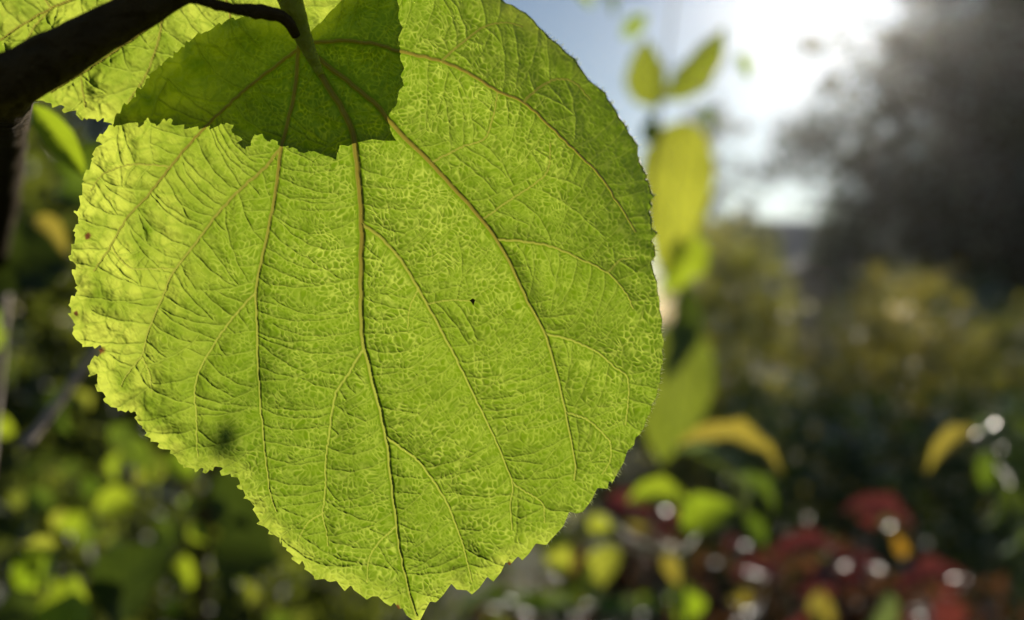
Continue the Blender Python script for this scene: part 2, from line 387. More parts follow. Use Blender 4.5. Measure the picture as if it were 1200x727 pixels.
# ------------------------------------------------------------------ the branch with the big leaf
branch = thing('leafy_branch', 'dark woody branch carrying a large round toothed yellow-green leaf with netted veins', 'branch', W(-30, 125, .13))
OL = [(352,50),(345,30),(320,21),(290,20),(266,24),(258,28),(240,37),(226,46),(219,50),(216,57),(206,61),(204,67),(190,74),(184,82),(175,87),(172,96),
 (160,107),(157,116),(144,125),(139,134),(131,144),(120,157),(112,166),(117,171),(107,181),(109,188),(103,197),(95,211),(98,216),(95,228),(93,240),(87,249),(93,255),
 (90,264),(85,271),(90,277),(84,287),(82,298),(83,305),(89,310),(86,318),(87,327),(91,341),(81,355),(84,361),(81,368),(85,379),(88,384),(86,391),(89,399),(96,404),(109,408),
 (117,405),(118,413),(111,420),(104,427),(104,439),(116,440),(113,450),(115,458),(120,460),(123,470),(130,478),(142,480),(147,484),(152,482),(159,480),(160,490),
 (165,500),(170,501),(171,508),(177,515),(184,519),(188,525),(196,528),(203,532),(207,537),(212,546),(219,547),(228,552),(236,550),(241,554),(248,552),(252,548),(258,550),(260,557),
 (272,557),(278,560),(281,571),(285,574),(286,582),(293,587),(296,595),(301,605),(303,612),(310,617),(314,625),(321,627),(328,633),(331,640),(337,644),(343,655),(349,662),(354,657),(357,666),(363,671),
 (370,679),(379,679),(387,682),(394,681),(399,687),(404,693),(411,686),(415,692),(422,697),(430,703),(436,699),(443,699),(450,706),(458,711),(462,706),(467,714),(472,713),(476,721),
 (484,727),(488,730),(493,726),(498,716),(504,705),(511,706),(519,698),(529,684),(535,691),(547,692),(553,697),(562,689),(571,676),(578,682),(587,671),(593,658),(597,663),
 (607,652),(612,657),(620,649),(628,637),(640,639),(649,629),(660,617),(667,600),(676,602),(683,600),(693,587),(700,572),(712,573),(714,562),(717,567),(724,554),(731,542),(735,529),(743,522),(745,513),(750,509),(755,500),(758,490),
 (763,482),(764,474),(769,466),(771,455),(774,447),(774,436),(777,424),(776,412),(778,401),(775,387),(776,374),(773,363),(773,352),(770,341),(770,331),(766,320),(763,307),(768,300),(767,289),(763,282),(771,273),(764,268),(764,256),(761,247),(765,241),
 (762,236),(767,231),(763,224),(760,212),(757,210),(758,204),(753,196),(749,187),(747,181),(748,171),(741,160),(737,156),(733,146),(728,141),(721,128),(712,116),(710,109),(698,100),(690,94),(685,86),(680,79),(674,69),(664,62),(656,53),
 (645,45),(639,38),(630,30),(626,24),(616,15),(608,11),(601,6),(593,4),(586,-3),(570,-12),(545,-22),(510,-31),(470,-33),(435,-24),(412,-9),(400,1),(388,13),(379,23)]
VN = [([(352,50),(380,95),(405,135),(416,170),(421,215),(424,262),(423,330),(425,400),(430,420),(440,460),(453,515),(458,560),(463,600),(468,640),(475,675),(484,710),(488,722)],4.6,1.6),
 ([(350,55),(345,110),(330,172),(322,230),(310,290),(300,340),(301,375),(302,420),(306,480),(312,540),(316,575),(324,600)],3.0,1.2),
 ([(330,172),(310,197),(287,217),(260,245),(223,293),(203,320),(190,350),(177,380),(170,403),(166,417),(150,437),(142,453)],2.3,1.1),
 ([(347,60),(290,103),(247,143),(233,157),(200,195),(175,227),(148,257),(130,288),(110,318)],2.6,1.1),
 ([(355,55),(400,90),(440,122),(455,140),(475,162),(507,193),(543,233),(567,260),(583,282),(600,313),(617,350),(638,390),(650,430),(663,483),(670,520),(674,543),(673,563)],3.7,1.4),
 ([(354,52),(400,48),(440,52),(467,60),(517,72),(557,90),(583,107),(613,120),(650,153),(677,180),(700,203),(730,247),(745,272)],2.9,1.2),
 ([(425,262),(450,282),(472,308),(490,338),(513,380),(533,417),(555,463),(577,508),(600,565),(598,590),(600,620)],2.4,1.1),
 ([(425,411),(407,440),(393,463),(387,500),(382,540),(381,580),(378,602),(382,622),(384,640)],2.0,1.0),
 ([(454,513),(473,527),(490,540),(507,563),(523,588),(537,622),(543,640),(553,682)],2.1,1.1),
 ([(299,343),(267,380),(247,410),(233,437),(228,460),(230,490),(231,535)],1.8,1.0),
 ([(583,281),(613,283),(643,288),(677,302),(712,320),(733,343),(742,362)],2.0,1.1),
 ([(639,391),(667,398),(700,413),(720,430),(735,443),(736,470),(733,498)],1.8,1.0),
 ([(663,483),(690,493),(710,512),(715,520),(715,540),(706,556)],1.6,.9),
 ([(517,72),(540,52),(567,32),(593,27),(612,31)],1.7,.9),
 ([(613,120),(633,102),(653,93),(673,97),(692,117)],1.7,.9),
 ([(507,190),(540,173),(567,163),(577,140),(583,108)],1.4,.9),
 ([(567,256),(600,233),(630,213),(643,197),(645,168)],1.4,.9),
 ([(200,195),(157,193),(123,203),(106,224)],1.5,.9),
 ([(130,288),(140,303),(155,315),(180,315),(206,315)],1.3,1.0),
 ([(600,565),(613,575),(627,583),(637,593),(638,613)],1.4,.9),
 ([(463,618),(442,638),(432,658),(430,682)],1.4,.9),
 ([(166,417),(175,437),(178,460)],1.2,.9),
 ([(712,320),(727,305),(745,303)],1.3,.9),
 ([(490,338),(480,362),(478,385)],1.0,.8),
 ([(500,357),(525,352),(552,353)],1.2,.8),
 ([(381,600),(362,612),(352,628),(350,642)],1.1,.8)]
def main_depth(X, Y, E, inside):
    # the upper right rim rolls back, the rest is gently dished and leans a little
    w = sstep(470, 640, X) * (1 - .72 * sstep(215, 370, Y)) * (1 - sstep(330, 620, Y) * .9)
    e = np.where(inside, E, -E)
    t = np.clip((125 - e) / 125, 0, 1.15)
    roll = 88 * w * t ** 2.0
    lean = 0.010 * (X - 420) + 0.0 * Y
    wave = 7 * np.sin((X + .5 * Y) / 95.) * sstep(60, 0, e) * sstep(330, 420, Y) * (1 - sstep(560, 700, X)) + 5 * fnoise(X, Y, 401, 120, 2)
    rim = 5 * sstep(22, 0, e) * (X < 330) * fnoise(X, Y, 402, 26, 2) * 2
    dish = 12 * ((X - 430) / 350.) ** 2
    sag = 10 * sstep(180, 120, X) * sstep(60, 0, e)
    up = sstep(230, 120, Y) * sstep(480, 380, X)         # calm where the other leaf lies behind
    return FOCUS + MM * ((roll + lean + dish) + (wave + rim) * (1 - .8 * up))
net_main = lambda X, Y: (.42 + .58 * sstep(150, 360, X + 40 * fnoise(X, Y, 500, 80, 2) + .12 * (Y - 400))) * (1 - .6 * sstep(-50, 50, (X - 640) * .8 - (Y - 70) * .45) * sstep(330, 270, Y))
yel_main = lambda X, Y, E: np.clip(.75 * sstep(330, 90, X + .18 * (Y - 300)) + .55 * sstep(26, 2, E) * sstep(720, 560, X), 0, 1)
leaf_main, rim_main = build_blade('leaf', branch, OL, VN, main_depth, 1.0, 11, net_main, yel_main, [(117,411,8),(597,662,5),(103,277,4.5),(466,713,5),(90,368,4)], serrate=4.5)
leaf_main['label'] = 'large round toothed yellow-green leaf lit from behind, netted with veins'

# hairs along the rim of the big leaf
def rim_hairs():
    rs = np.random.default_rng(5); V = []; F = []
    ok = [k for k in range(4, len(rim_main) - 4) if rim_main[k][0] > 640 and rim_main[k][1] > 20]
    for k in rs.choice(ok, 230):
        p = rim_main[k]; tg = rim_main[(k + 4) % len(rim_main)] - rim_main[k - 4]; tg /= np.linalg.norm(tg) + 1e-9
        nrm = np.array((tg[1], -tg[0])); nrm = nrm if nrm @ (p - np.array((450, 360))) > 0 else -nrm
        e = np.array([[0.]]); d = float(main_depth(np.array([[p[0]]]), np.array([[p[1]]]), e, np.array([[True]]))[0, 0])
        L = rs.uniform(2, 6); q = p + nrm * L + tg * rs.normal() * 2.4; c = tg * .45
        b = len(V)
        V += [W(p[0] - c[0], p[1] - c[1], d), W(p[0] + c[0], p[1] + c[1], d), W(p[0], p[1], d + 1.0 * MM), W(q[0], q[1], d - rs.uniform(-3, 4) * MM)]
        F += [(b, b + 1, b + 3), (b + 1, b + 2, b + 3), (b + 2, b, b + 3)]
    V = np.array([tuple(v) for v in V]) - np.array(branch.location)
    return np_mesh('rim_hairs', V, F, False)
hm = far_leaf_material('pale_hair', (.5, .52, .3), (.6, .6, .4), (.25, .27, .15), (.3, .3, .2), .35, 1)
o = link('rim_hairs', rim_hairs(), hm, leaf_main); o['kind'] = 'stuff'

# leaf stalk
def stem_part(name, pts, radii, mat, parent, seed=1, rough=.04, sides=12, sub=None):
    org = np.array(parent.location) if sub is None else np.array(sub)
    return link(name, tube_mesh(name, [np.array(p) for p in pts], radii, sides, None, rough, seed, org), mat, parent)
o = stem_part('leaf_stalk', [W(318,-70,.132), W(332,-25,.1335), W(345,15,.1365), W(357,48,.1390), W(376,88,.1402)], [.0023,.0021,.0018,.0013,.0006], M['petiole'], branch, 3, .02, 14)

# the leaf behind, which shades the base of the big one
shade_edge = [(148,145),(160,148),(171,141),(178,147),(193,139),(203,147),(218,150),(240,149),(256,148),(263,142),(270,152),(276,168),(282,179),(286,166),(291,159),(303,160),(308,168),(313,164),
 (330,173),(342,174),(354,181),(363,178),(378,184),(392,188),(398,170),(410,171),(418,167),(434,164),(448,166),(462,166),(455,150),(454,136),(460,121),(462,108),(467,102),(463,90),(469,82),(465,70),(468,58),(465,45),(467,33),(461,20),(462,8),(455,-15),(440,-50),(410,-90)]
GAP = .0030
def to_back(p):
    q = W(p[0], p[1], FOCUS + .0002) + SUN * (GAP / SUN.y)
    return (CX + q.x / q.y * FPX, CY - (q.z - CAMZ) / q.y * FPX)
OB = [(-70,95),(-20,110),(20,112),(47,117),(60,124),(73,123),(76,131),(90,132),(97,142),(104,138),(112,141),(120,139),(130,147)] + [to_back(p) for p in shade_edge] + [(330,-140),(200,-165),(60,-150),(-50,-90),(-90,10)]
VB = [([(330,-80),(250,-30),(190,20),(120,70),(60,108)],3,1.2), ([(250,-30),(150,-20),(60,10),(-20,60)],2.4,1.2), ([(150,-20),(110,30),(95,80),(100,125)],1.8,1.0),
 ([(190,20),(185,50),(170,90),(150,120)],1.8,1.0), ([(60,10),(40,-20),(25,-60)],1.6,1), ([(60,10),(35,40),(20,90)],1.6,1), ([(330,-80),(345,0),(360,90),(380,165)],2.4,1.1), ([(330,-80),(400,0),(440,80),(455,140)],2.4,1.1), ([(250,-30),(270,20),(262,80),(245,135)],2,1)]
def back_depth(X, Y, E, inside):
    return FOCUS + GAP + MM * (6 * fnoise(X, Y, 601, 90, 2) + 10 * sstep(140, -20, X) + 4 * fnoise(X, Y, 603, 30, 2) * sstep(40, 0, E) * sstep(160, 100, X))
leaf_b, _ = build_blade('leaf', branch, OB, VB, back_depth, 1.35, 23, lambda X, Y: .25 + .35 * sstep(60, 260, X) + 0 * Y, lambda X, Y, E: .5 + .3 * sstep(30, 0, E) + 0 * X, (), 24, serrate=5.0, relief=1.4)
leaf_b['label'] = 'bright puckered yellow-green leaf behind the dark branch'

# the woody branch itself and its side twig
stem = stem_part('stem', [W(-60,140,.121), W(-5,104,.122), W(20,92,.122), W(60,70,.1225), W(130,30,.123), W(205,-12,.124), W(290,-60,.126)], [.0034,.0033,.0036,.0029,.0026,.0024,.0022], M['bark'], branch, 8, .035, 20)
o = link('bud_scar', tube_mesh('bud_scar', [W(8,78,.1215), W(13,66,.1212), W(19,60,.1212)], [.0018,.0014,.0004], 8, None, .06, 3, np.array(branch.location)), M['bark'], stem)
stem_part('side_twig', [W(215,-12,.1245), W(248,4,.126), W(285,12,.1285), W(318,16,.1305), W(336,24,.1318), W(347,42,.134)], [.0014,.0008,.0007,.0011,.0010,.0007], M['bark'], branch, 9, .06, 10)
stem_part('side_twig', [W(4,100,.122), W(6,128,.150), W(6,165,.21), W(2,230,.30), W(-14,330,.36)], [.0036,.0044,.0052,.0056,.005], M['bark'], branch, 10, .05, 12)

# ------------------------------------------------------------------ simple leaves for everything out of focus
def leaf_mesh(name, arch=0.05, fold=0.10, tip=1.5, wide=.42, wave=0.0, n=9):
    V = []; F = []
    for i in range(n + 1):
        t = i / n
        w = (math.sin(math.pi * min(1, t ** (math.log(.5) / math.log(wide)))) ** .8) * .5 if 0 < i < n else 0.0
        w *= 1 - .15 * t ** tip
        z = arch * 4 * t * (1 - t)
        for a in (-1, -.5, 0, .5, 1):
            V.append((a * w, t, z + fold * w * abs(a) + wave * math.sin(t * 19 + a) * w * abs(a)))
    for i in range(n):
        for k in range(4): F.append((i * 5 + k, i * 5 + k + 1, (i + 1) * 5 + k + 1, (i + 1) * 5 + k))
    me = np_mesh(name, V, F); return me
SHAPE = {'flat': dict(arch=.09, fold=.4, wave=.1), 'arch': dict(arch=.24, fold=.35, wave=.08), 'round': dict(arch=.10, wide=.45, fold=.38, wave=.12), 'droop': dict(arch=.14, fold=.3, wide=.38, wave=.05)}
_lm = {}
def leaf_data(shape, colr):
    if (shape, colr) not in _lm:
        me = leaf_mesh('leaf_' + shape + '_' + colr, **SHAPE[shape]); me.materials.append(LM[colr]); _lm[(shape, colr)] = me
    return _lm[(shape, colr)]
def put_leaf(parent, base, tip, width, colr='green', shape='flat', roll=0.0, face=None, name='leaf', label=None):
    """leaf from base to tip (world), width in metres; roll turns it about its length from facing `face`"""
    a = tip - base; L = a.length; y = a.normalized()
    f = Vector(face) if face is not None else Vector((0, -1, .25))
    z = (f - y * f.dot(y)).normalized()
    z = Matrix.Rotation(math.radians(roll), 3, y) @ z; x = y.cross(z)
    o = bpy.data.objects.new(name, leaf_data(shape, colr)); C.objects.link(o); o.parent = parent
    m = Matrix(((x.x * width, y.x * L, z.x * L), (x.y * width, y.y * L, z.y * L), (x.z * width, y.z * L, z.z * L))).to_4x4()
    m.translation = base - parent.location
    o.matrix_basis = m
    if label: o['label'] = label
    return o
def pl(parent, b, t, d, wpx, colr='green', shape='flat', roll=0, d2=None, face=None):
    """leaf given by its base and tip places in the photograph at depth d (tip at d2)"""
    d2 = d2 or d
    return put_leaf(parent, W(b[0], b[1], d), W(t[0], t[1], d2), wpx / FPX * d, colr, shape, roll, face)

# ------------------------------------------------------------------ ground
def ground():
    n = 70; g = np.sinh(np.linspace(-5, 5, n)) / math.sinh(5) * 120
    X, Y = np.meshgrid(g, g)
    Z = .05 * fnoise(X, Y, 900, 3, 3) + .25 * fnoise(X, Y, 905, 25, 2) * sstep(4, 15, np.hypot(X, Y))
    V = np.stack([X, Y, Z], -1).reshape(-1, 3); i = np.arange(n * n).reshape(n, n)
    F = np.stack([i[:-1, :-1], i[:-1, 1:], i[1:, 1:], i[1:, :-1]], -1).reshape(-1, 4)
    return np_mesh('ground', V, F)
gm, n_, l_ = new_mat('garden_ground')
tc = n_.new('ShaderNodeTexCoord'); z1 = n_.new('ShaderNodeTexNoise'); z1.inputs['Scale'].default_value = .6; z1.inputs['Detail'].default_value = 8
z2 = n_.new('ShaderNodeTexNoise'); z2.inputs['Scale'].default_value = 25; z2.inputs['Detail'].default_value = 6
for z in (z1, z2): l_.new(tc.outputs['Object'], z.inputs['Vector'])
c1 = mixc(n_, l_, z2.outputs['Fac'], (.03, .022, .014), (.075, .055, .035)); c2 = mixc(n_, l_, z2.outputs['Fac'], (.03, .05, .012), (.07, .10, .025))
rmp = n_.new('ShaderNodeMapRange'); rmp.inputs[1].default_value = .42; rmp.inputs[2].default_value = .58; l_.new(z1.outputs['Fac'], rmp.inputs[0])
pb = n_.new('ShaderNodeBsdfPrincipled'); pb.inputs['Roughness'].default_value = .95; ob = n_.new('ShaderNodeOutputMaterial')
l_.new(mixc(n_, l_, rmp.outputs[0], c1, c2), pb.inputs['Base Color'])
bpn = n_.new('ShaderNodeBump'); bpn.inputs['Distance'].default_value = .04; l_.new(z2.outputs['Fac'], bpn.inputs['Height']); l_.new(bpn.outputs[0], pb.inputs['Normal'])
l_.new(pb.outputs[0], ob.inputs[0])
o = link('ground', ground(), gm); o['kind'] = 'structure'

# ------------------------------------------------------------------ crowns of shrubs and trees: many small leaf faces
def crown_mesh(name, blobs, n, size, seed, origin, shell=.55, aspect=.55, up=0.0, holes=0.0, jit=.13, clump=0.0, per=40):
    """blobs: (x,y,z,rx,ry,rz); leaves are bent rhombs spread through the blobs, denser near the skin"""
    rs = np.random.default_rng(seed); n_all = n
    if clump: n = n // per
    Bm = np.array(blobs, float); vol = (Bm[:, 3] * Bm[:, 4] * Bm[:, 5]) ** .7; k = rs.choice(len(Bm), n, p=vol / vol.sum())
    d = rs.normal(size=(n, 3)); d /= np.linalg.norm(d, axis=1)[:, None]
    r = np.where(rs.random(n) < shell, 1 + jit * rs.normal(size=n), rs.random(n) ** .45)
    P = Bm[k, :3] + d * r[:, None] * Bm[k, 3:]
    if clump:
        n = n_all; w = rs.uniform(.5, 1.5, len(P)); q = rs.choice(len(P), n, p=w / w.sum())
        P = P[q] + rs.normal(size=(n, 3)) * clump * rs.uniform(.6, 1.3, (len(P), 1))[q] * np.array([1, 1, .7])
    if holes:
        hn = fnoise(P[:, 0] - .62 * P[:, 1], P[:, 2], seed + 3, holes, 2); P = P[hn > -.47]; n = len(P)
    P[:, 2] = np.maximum(P[:, 2], .03)
    a = rs.normal(size=(n, 3)); a[:, 2] -= up; a /= np.linalg.norm(a, axis=1)[:, None]
    b = np.cross(a, rs.normal(size=(n, 3))); b /= np.linalg.norm(b, axis=1)[:, None]; c = np.cross(a, b)
    s = (size * rs.uniform(.55, 1.35, n))[:, None]
    V = np.stack([P - a * s * .5, P + b * s * aspect * .5 + c * s * .08, P + a * s * .5, P - b * s * aspect * .5 + c * s * .08], 1).reshape(-1, 3)
    i = np.arange(n)[:, None] * 4; F = np.concatenate([i + np.array([[0, 1, 2]]), i + np.array([[0, 2, 3]])])
    return np_mesh(name, V - np.array(origin), F, False)
def shrub(name, label, cat, root, blobs, n, size, fm, seed, group=None, stems=5, stemr=.012, stemmat='twig', **kw):
    t = thing(name, label, cat, root, group); rnd = random.Random(seed)
    cr = link('crown', crown_mesh('crown', blobs, n, size, seed, root, **kw), FM[fm], t); cr['kind'] = 'stuff'
    for k in range(stems):
        b = blobs[k % len(blobs)]
        p1 = np.array(b[:3]) + np.array([rnd.uniform(-.3, .3) * b[3], rnd.uniform(-.3, .3) * b[4], rnd.uniform(.2, .7) * b[5]])
        p0 = np.array(root) + np.array([rnd.uniform(-.06, .06), rnd.uniform(-.06, .06), -.03])
        md = p0 * .5 + p1 * .5 + np.array([rnd.uniform(-.1, .1), rnd.uniform(-.1, .1), .05]) * np.linalg.norm(p1 - p0)
        link('stem', tube_mesh('stem', [p0, md, p1], [stemr, stemr * .75, stemr * .3], 7, None, .05, seed + k, root), M[stemmat], t)
    return t
def blobrow(pts, seed, ry, jitter=.15, lower=3):
    """lumps under a skyline given as (px, py, depth, half width px)"""
    rs = random.Random(seed); out = []
    for px, py, d, hw in pts:
        top = W(px, py, d); r = hw / FPX * d
        zz = top.z - r
        for k in range(lower):
            out.append((top.x + rs.uniform(-1, 1) * jitter * r, d + rs.uniform(-.3, .3) * ry, zz, r * rs.uniform(.9, 1.15), ry * rs.uniform(.8, 1.2), r * rs.uniform(.9, 1.1)))
            zz -= r * 1.3
            if zz < .0: break
    return out

# ---- big dark tree at the right
def dark_tree(name, label, x, y, h, seed, prof, n, size, fm='tree', group=None, holes=0, shell=.5, jit=.13, clump=0.0, per=40):
    root = (x, y, 0); t = thing(name, label, 'tree', root, group); rnd = random.Random(seed)
    blobs = []
    for zf, r, cnt in prof:
        for k in range(cnt):
            a = 2 * math.pi * (k + rnd.random() * .7) / cnt; q = r * .62
            blobs.append((x + q * math.cos(a), y + q * math.sin(a), zf * h + rnd.uniform(-.05, .05) * h, r * rnd.uniform(.42, .62), r * rnd.uniform(.42, .62), h * rnd.uniform(.06, .10)))
    cr = link('crown', crown_mesh('crown', blobs, n, size, seed, root, shell=shell, holes=holes, jit=jit, clump=clump, per=per), FM[fm], t); cr['kind'] = 'stuff'
    link('trunk', tube_mesh('trunk', [(x, y, -.1), (x + .1, y, h * .3), (x - .05, y + .1, h * .6), (x, y, h * .95)], [h * .028, h * .02, h * .012, .02], 12, None, .05, seed, root), M['trunk'], t)
    for k in range(12):
        b = rnd.choice(blobs); z0 = min(b[2] * .85, h * .9)
        link('limb', tube_mesh('limb', [(x, y, z0), ((x + b[0]) / 2, (y + b[1]) / 2, (z0 + b[2]) / 2 + .15), b[:3]], [h * .008, h * .005, .01], 6, None, .05, seed + k, root), M['trunk'], t)
    return t
dark_tree('broad_tree', 'huge dark leafy tree with a ragged edge against the bright sky', 14.1, 20.5, 12.5, 71,
    [(.10,4.6,9),(.2,6.2,12),(.31,6.7,12),(.43,6.6,12),(.55,6.0,11),(.66,5.2,9),(.78,4.2,8),(.88,2.8,5),(.96,1.4,3)], 180000, .18, shell=.4, jit=.06, clump=.23, per=54)
dark_tree('broad_tree', 'tall dark tree farther back beyond the huge one', 20.5, 27, 13, 72,
    [(.12,4.4,8),(.26,5.6,9),(.42,5.6,9),(.58,5.0,8),(.74,4.0,7),(.9,2.2,4)], 50000, .24, clump=.3, per=50)
dark_tree('slender_tree', 'thin half bare tree against the bright sky near the house', 5.3, 24, 7.2, 73,
    [(.35,1.0,4),(.5,1.5,5),(.65,1.5,5),(.8,1.1,4),(.92,.6,3)], 2600, .15, 'fartree', shell=.3, clump=.12, per=26)
dark_tree('round_tree', 'leafy mid-green tree behind the hedge', -6.0, 17, 6.5, 74,
    [(.3,2.6,6),(.45,3.2,7),(.6,3.2,7),(.75,2.5,6),(.9,1.4,4)], 14000, .22, 'fartree')
dark_tree('round_tree', 'wide mid-green tree standing apart at the garden edge', -13, 22, 7.5, 75,
    [(.3,3.0,6),(.45,3.8,7),(.6,3.6,7),(.75,2.8,6),(.9,1.6,4)], 14000, .26, 'fartree')

# ---- house
def house():
    x, y = 12.3, 40.; w, dpt, hw, hr = 7.0, 6.0, 2.9, 5.1
    t = thing('house', 'small grey house with slate roof and chimney glimpsed beyond the garden', 'house', (x, y, 0))
    wall = solid_material('house_render', (.32, .34, .38), (.42, .44, .48), 8, .8, .2); roof = solid_material('slate', (.10, .11, .13), (.18, .19, .22), 12, .5, .3)
    pale = solid_material('pale_metal', (.55, .52, .48), (.68, .64, .60), 10, .22, .02, spec=.8); glass = solid_material('house_glass', (.02, .025, .03), (.04, .05, .06), 2, .08, 0, spec=1.0)
    frame = solid_material('white_frame', (.7, .7, .68), (.8, .8, .78), 20, .5, .05)
    def box(nm, c, s, mat, par=None, bev=0):
        V = [(c[0] + a * s[0] / 2, c[1] + b * s[1] / 2, c[2] + d * s[2] / 2) for a in (-1, 1) for b in (-1, 1) for d in (-1, 1)]
        F = [(0, 1, 3, 2), (4, 6, 7, 5), (0, 4, 5, 1), (2, 3, 7, 6), (0, 2, 6, 4), (1, 5, 7, 3)]
        return link(nm, np_mesh(nm, V, F, False), mat, par or t)
    a, b = w / 2, dpt / 2
    V = [(-a, -b, 0), (a, -b, 0), (a, b, 0), (-a, b, 0), (-a, -b, hw), (a, -b, hw), (a, b, hw), (-a, b, hw), (-a, 0, hr), (a, 0, hr)]
    me = bpy.data.meshes.new('wall'); me.from_pydata(V, [], [(0, 1, 5, 4), (2, 3, 7, 6), (1, 2, 6, 9, 5), (3, 0, 4, 8, 7)]); link('wall', me, wall, t)
    e = .35; sl_ = (hr - hw) / b
    for s in (-1, 1):
        z0 = hw - e * sl_ + .02
        V = [(-a - e, s * (b + e), z0), (a + e, s * (b + e), z0), (a + e, 0, hr + .02), (-a - e, 0, hr + .02)]; V += [(p[0], p[1], p[2] + .14) for p in V]
        rf = link('roof', np_mesh('roof', V, [(0, 1, 2, 3), (7, 6, 5, 4), (0, 4, 5, 1), (1, 5, 6, 2), (2, 6, 7, 3), (3, 7, 4, 0)], False), roof, t)
        if s == -1: box('chimney', (-1.6, .3, hr + .35), (.55, .55, 1.1), wall, rf)
    for k in (-2.3, -.2, 2.2):
        f = box('window', (k, -b - .03, 1.6), (1.1, .1, 1.2), frame); box('pane', (k - .25, -b - .085, 1.6), (.44, .02, 1.04), glass, f); box('pane', (k + .25, -b - .085, 1.6), (.44, .02, 1.04), glass, f)
    d = box('door', (1.05, -b - .03, 1.05), (.9, .1, 2.1), frame); box('handle', (1.38, -b - .11, 1.05), (.05, .06, .14), glass, d)
    V = [(-2.2, -b - 2.4, 2.25), (.9, -b - 2.4, 2.25), (.9, -b - .1, 2.75), (-2.2, -b - .1, 2.75)]; V += [(p[0], p[1], p[2] + .08) for p in V]
    link('porch_roof', np_mesh('porch_roof', V, [(3, 2, 1, 0), (4, 5, 6, 7), (0, 1, 5, 4), (1, 2, 6, 5), (2, 3, 7, 6), (3, 0, 4, 7)], False), pale, t)
    for k in (-2.05, .75): box('porch_post', (k, -b - 2.25, 1.12), (.12, .12, 2.24), frame)
house()
def shed():
    x, y = 8.55, 26.; t = thing('garden_shed', 'small pale pinkish shed peeping over the shrubs by the house', 'shed', (x, y, 0))
    pw = solid_material('pale_boards', (.62, .50, .46), (.78, .66, .62), 6, .6, .1, (1, 1, .1)); rf = solid_material('shed_felt', (.16, .15, .15), (.25, .24, .24), 20, .9, .3); kn = solid_material('shed_latch', (.05, .05, .05), (.1, .1, .1), 20, .4, .1)
    def bx(nm, c, q, mat, par=None):
        V = [(c[0] + a * q[0] / 2, c[1] + b * q[1] / 2, c[2] + d * q[2] / 2) for a in (-1, 1) for b in (-1, 1) for d in (-1, 1)]
        return link(nm, np_mesh(nm, V, [(0, 1, 3, 2), (4, 6, 7, 5), (0, 4, 5, 1), (2, 3, 7, 6), (0, 2, 6, 4), (1, 5, 7, 3)], False), mat, par or t)
    for k in range(9): bx('plank', (-.72 + k * .18, -.75, 1.15), (.172, .03, 2.3), pw)
    bx('side_wall', (-.80, 0, 1.1), (.04, 1.46, 2.2), pw); bx('side_wall', (.80, 0, 1.1), (.04, 1.46, 2.2), pw); bx('back_wall', (0, .75, 1.1), (1.62, .03, 2.2), pw)
    d = bx('door', (.2, -.785, .98), (.7, .03, 1.9), pw); bx('latch', (-.08, -.815, 1.0), (.1, .025, .05), kn, d)
    for q in (-1, 1):
        V = [(q * .98, -.95, 2.22), (0, -.95, 2.62), (0, .95, 2.62), (q * .98, .95, 2.22)]; V += [(a, b, c + .05) for a, b, c in V]
        link('roof', np_mesh('roof', V, [(0, 1, 2, 3), (7, 6, 5, 4), (0, 4, 5, 1), (1, 5, 6, 2), (2, 6, 7, 3), (3, 7, 4, 0)], False), rf, t)
shed()

# ---- hedge and garden shrubs in the middle distance
SH = 'garden shrubs in the middle distance'
def mid(name, label, sky_pts, ry, n, size, fm, seed, **kw):
    b = blobrow(sky_pts, seed, ry, lower=5); c = sky_pts[len(sky_pts) // 2]; r = W(c[0], 363, c[2])
    return shrub(name, label, 'shrub', (r.x, r.y, 0), b, n, size, fm, seed, SH, **kw)
mid('garden_shrub', 'olive brown shrub in front of the grey house', [(815,262,5.6,40),(862,250,5.8,36),(890,338,5.4,34),(850,330,5.0,60)], .5, 7000, .055, 'hedge', 101, clump=.045, per=16)
mid('garden_shrub', 'golden brown shrub with a raised top under the dark tree', [(955,352,3.3,46),(1010,338,3.4,40),(1052,312,3.5,34),(1085,360,3.3,34)], .3, 6000, .04, 'goldhedge', 102, clump=.045, per=16)
mid('garden_shrub', 'mixed green and gold shrub spreading below the huge tree', [(1120,392,4.0,40),(1170,372,4.3,44),(1235,350,4.5,56),(1300,350,4.5,50)], .45, 6500, .05, 'hedge', 103, clump=.045, per=16)
mid('garden_shrub', 'deep green hedge shrub along the foot of the dark tree', [(1040,348,7.5,40),(1110,336,7.8,44),(1180,330,8.0,44),(1260,320,8,50),(1330,320,8,60)], .6, 8000, .075, 'darkhedge', 104, clump=.07, per=16)
mid('garden_shrub', 'shadowy low shrub in front of the golden one', [(880,455,2.9,60),(950,440,2.8,56),(1020,470,2.7,52),(1090,450,2.9,50),(1160,470,2.8,56)], .35, 9000, .042, 'darkhedge', 105)
mid('garden_shrub', 'brownish low shrub beside the yellowing shoot', [(760,400,3.4,60),(820,400,3.3,50),(700,420,3.4,60)], .4, 6000, .045, 'hedge', 106, clump=.045, per=16)
mid('garden_shrub', 'long green shrub in the open behind the leafy branch', [(620,380,6.0,60),(520,350,6.4,60),(420,330,6.6,60),(320,320,6.6,60)], .6, 8000, .06, 'darkhedge', 107, clump=.07, per=16)

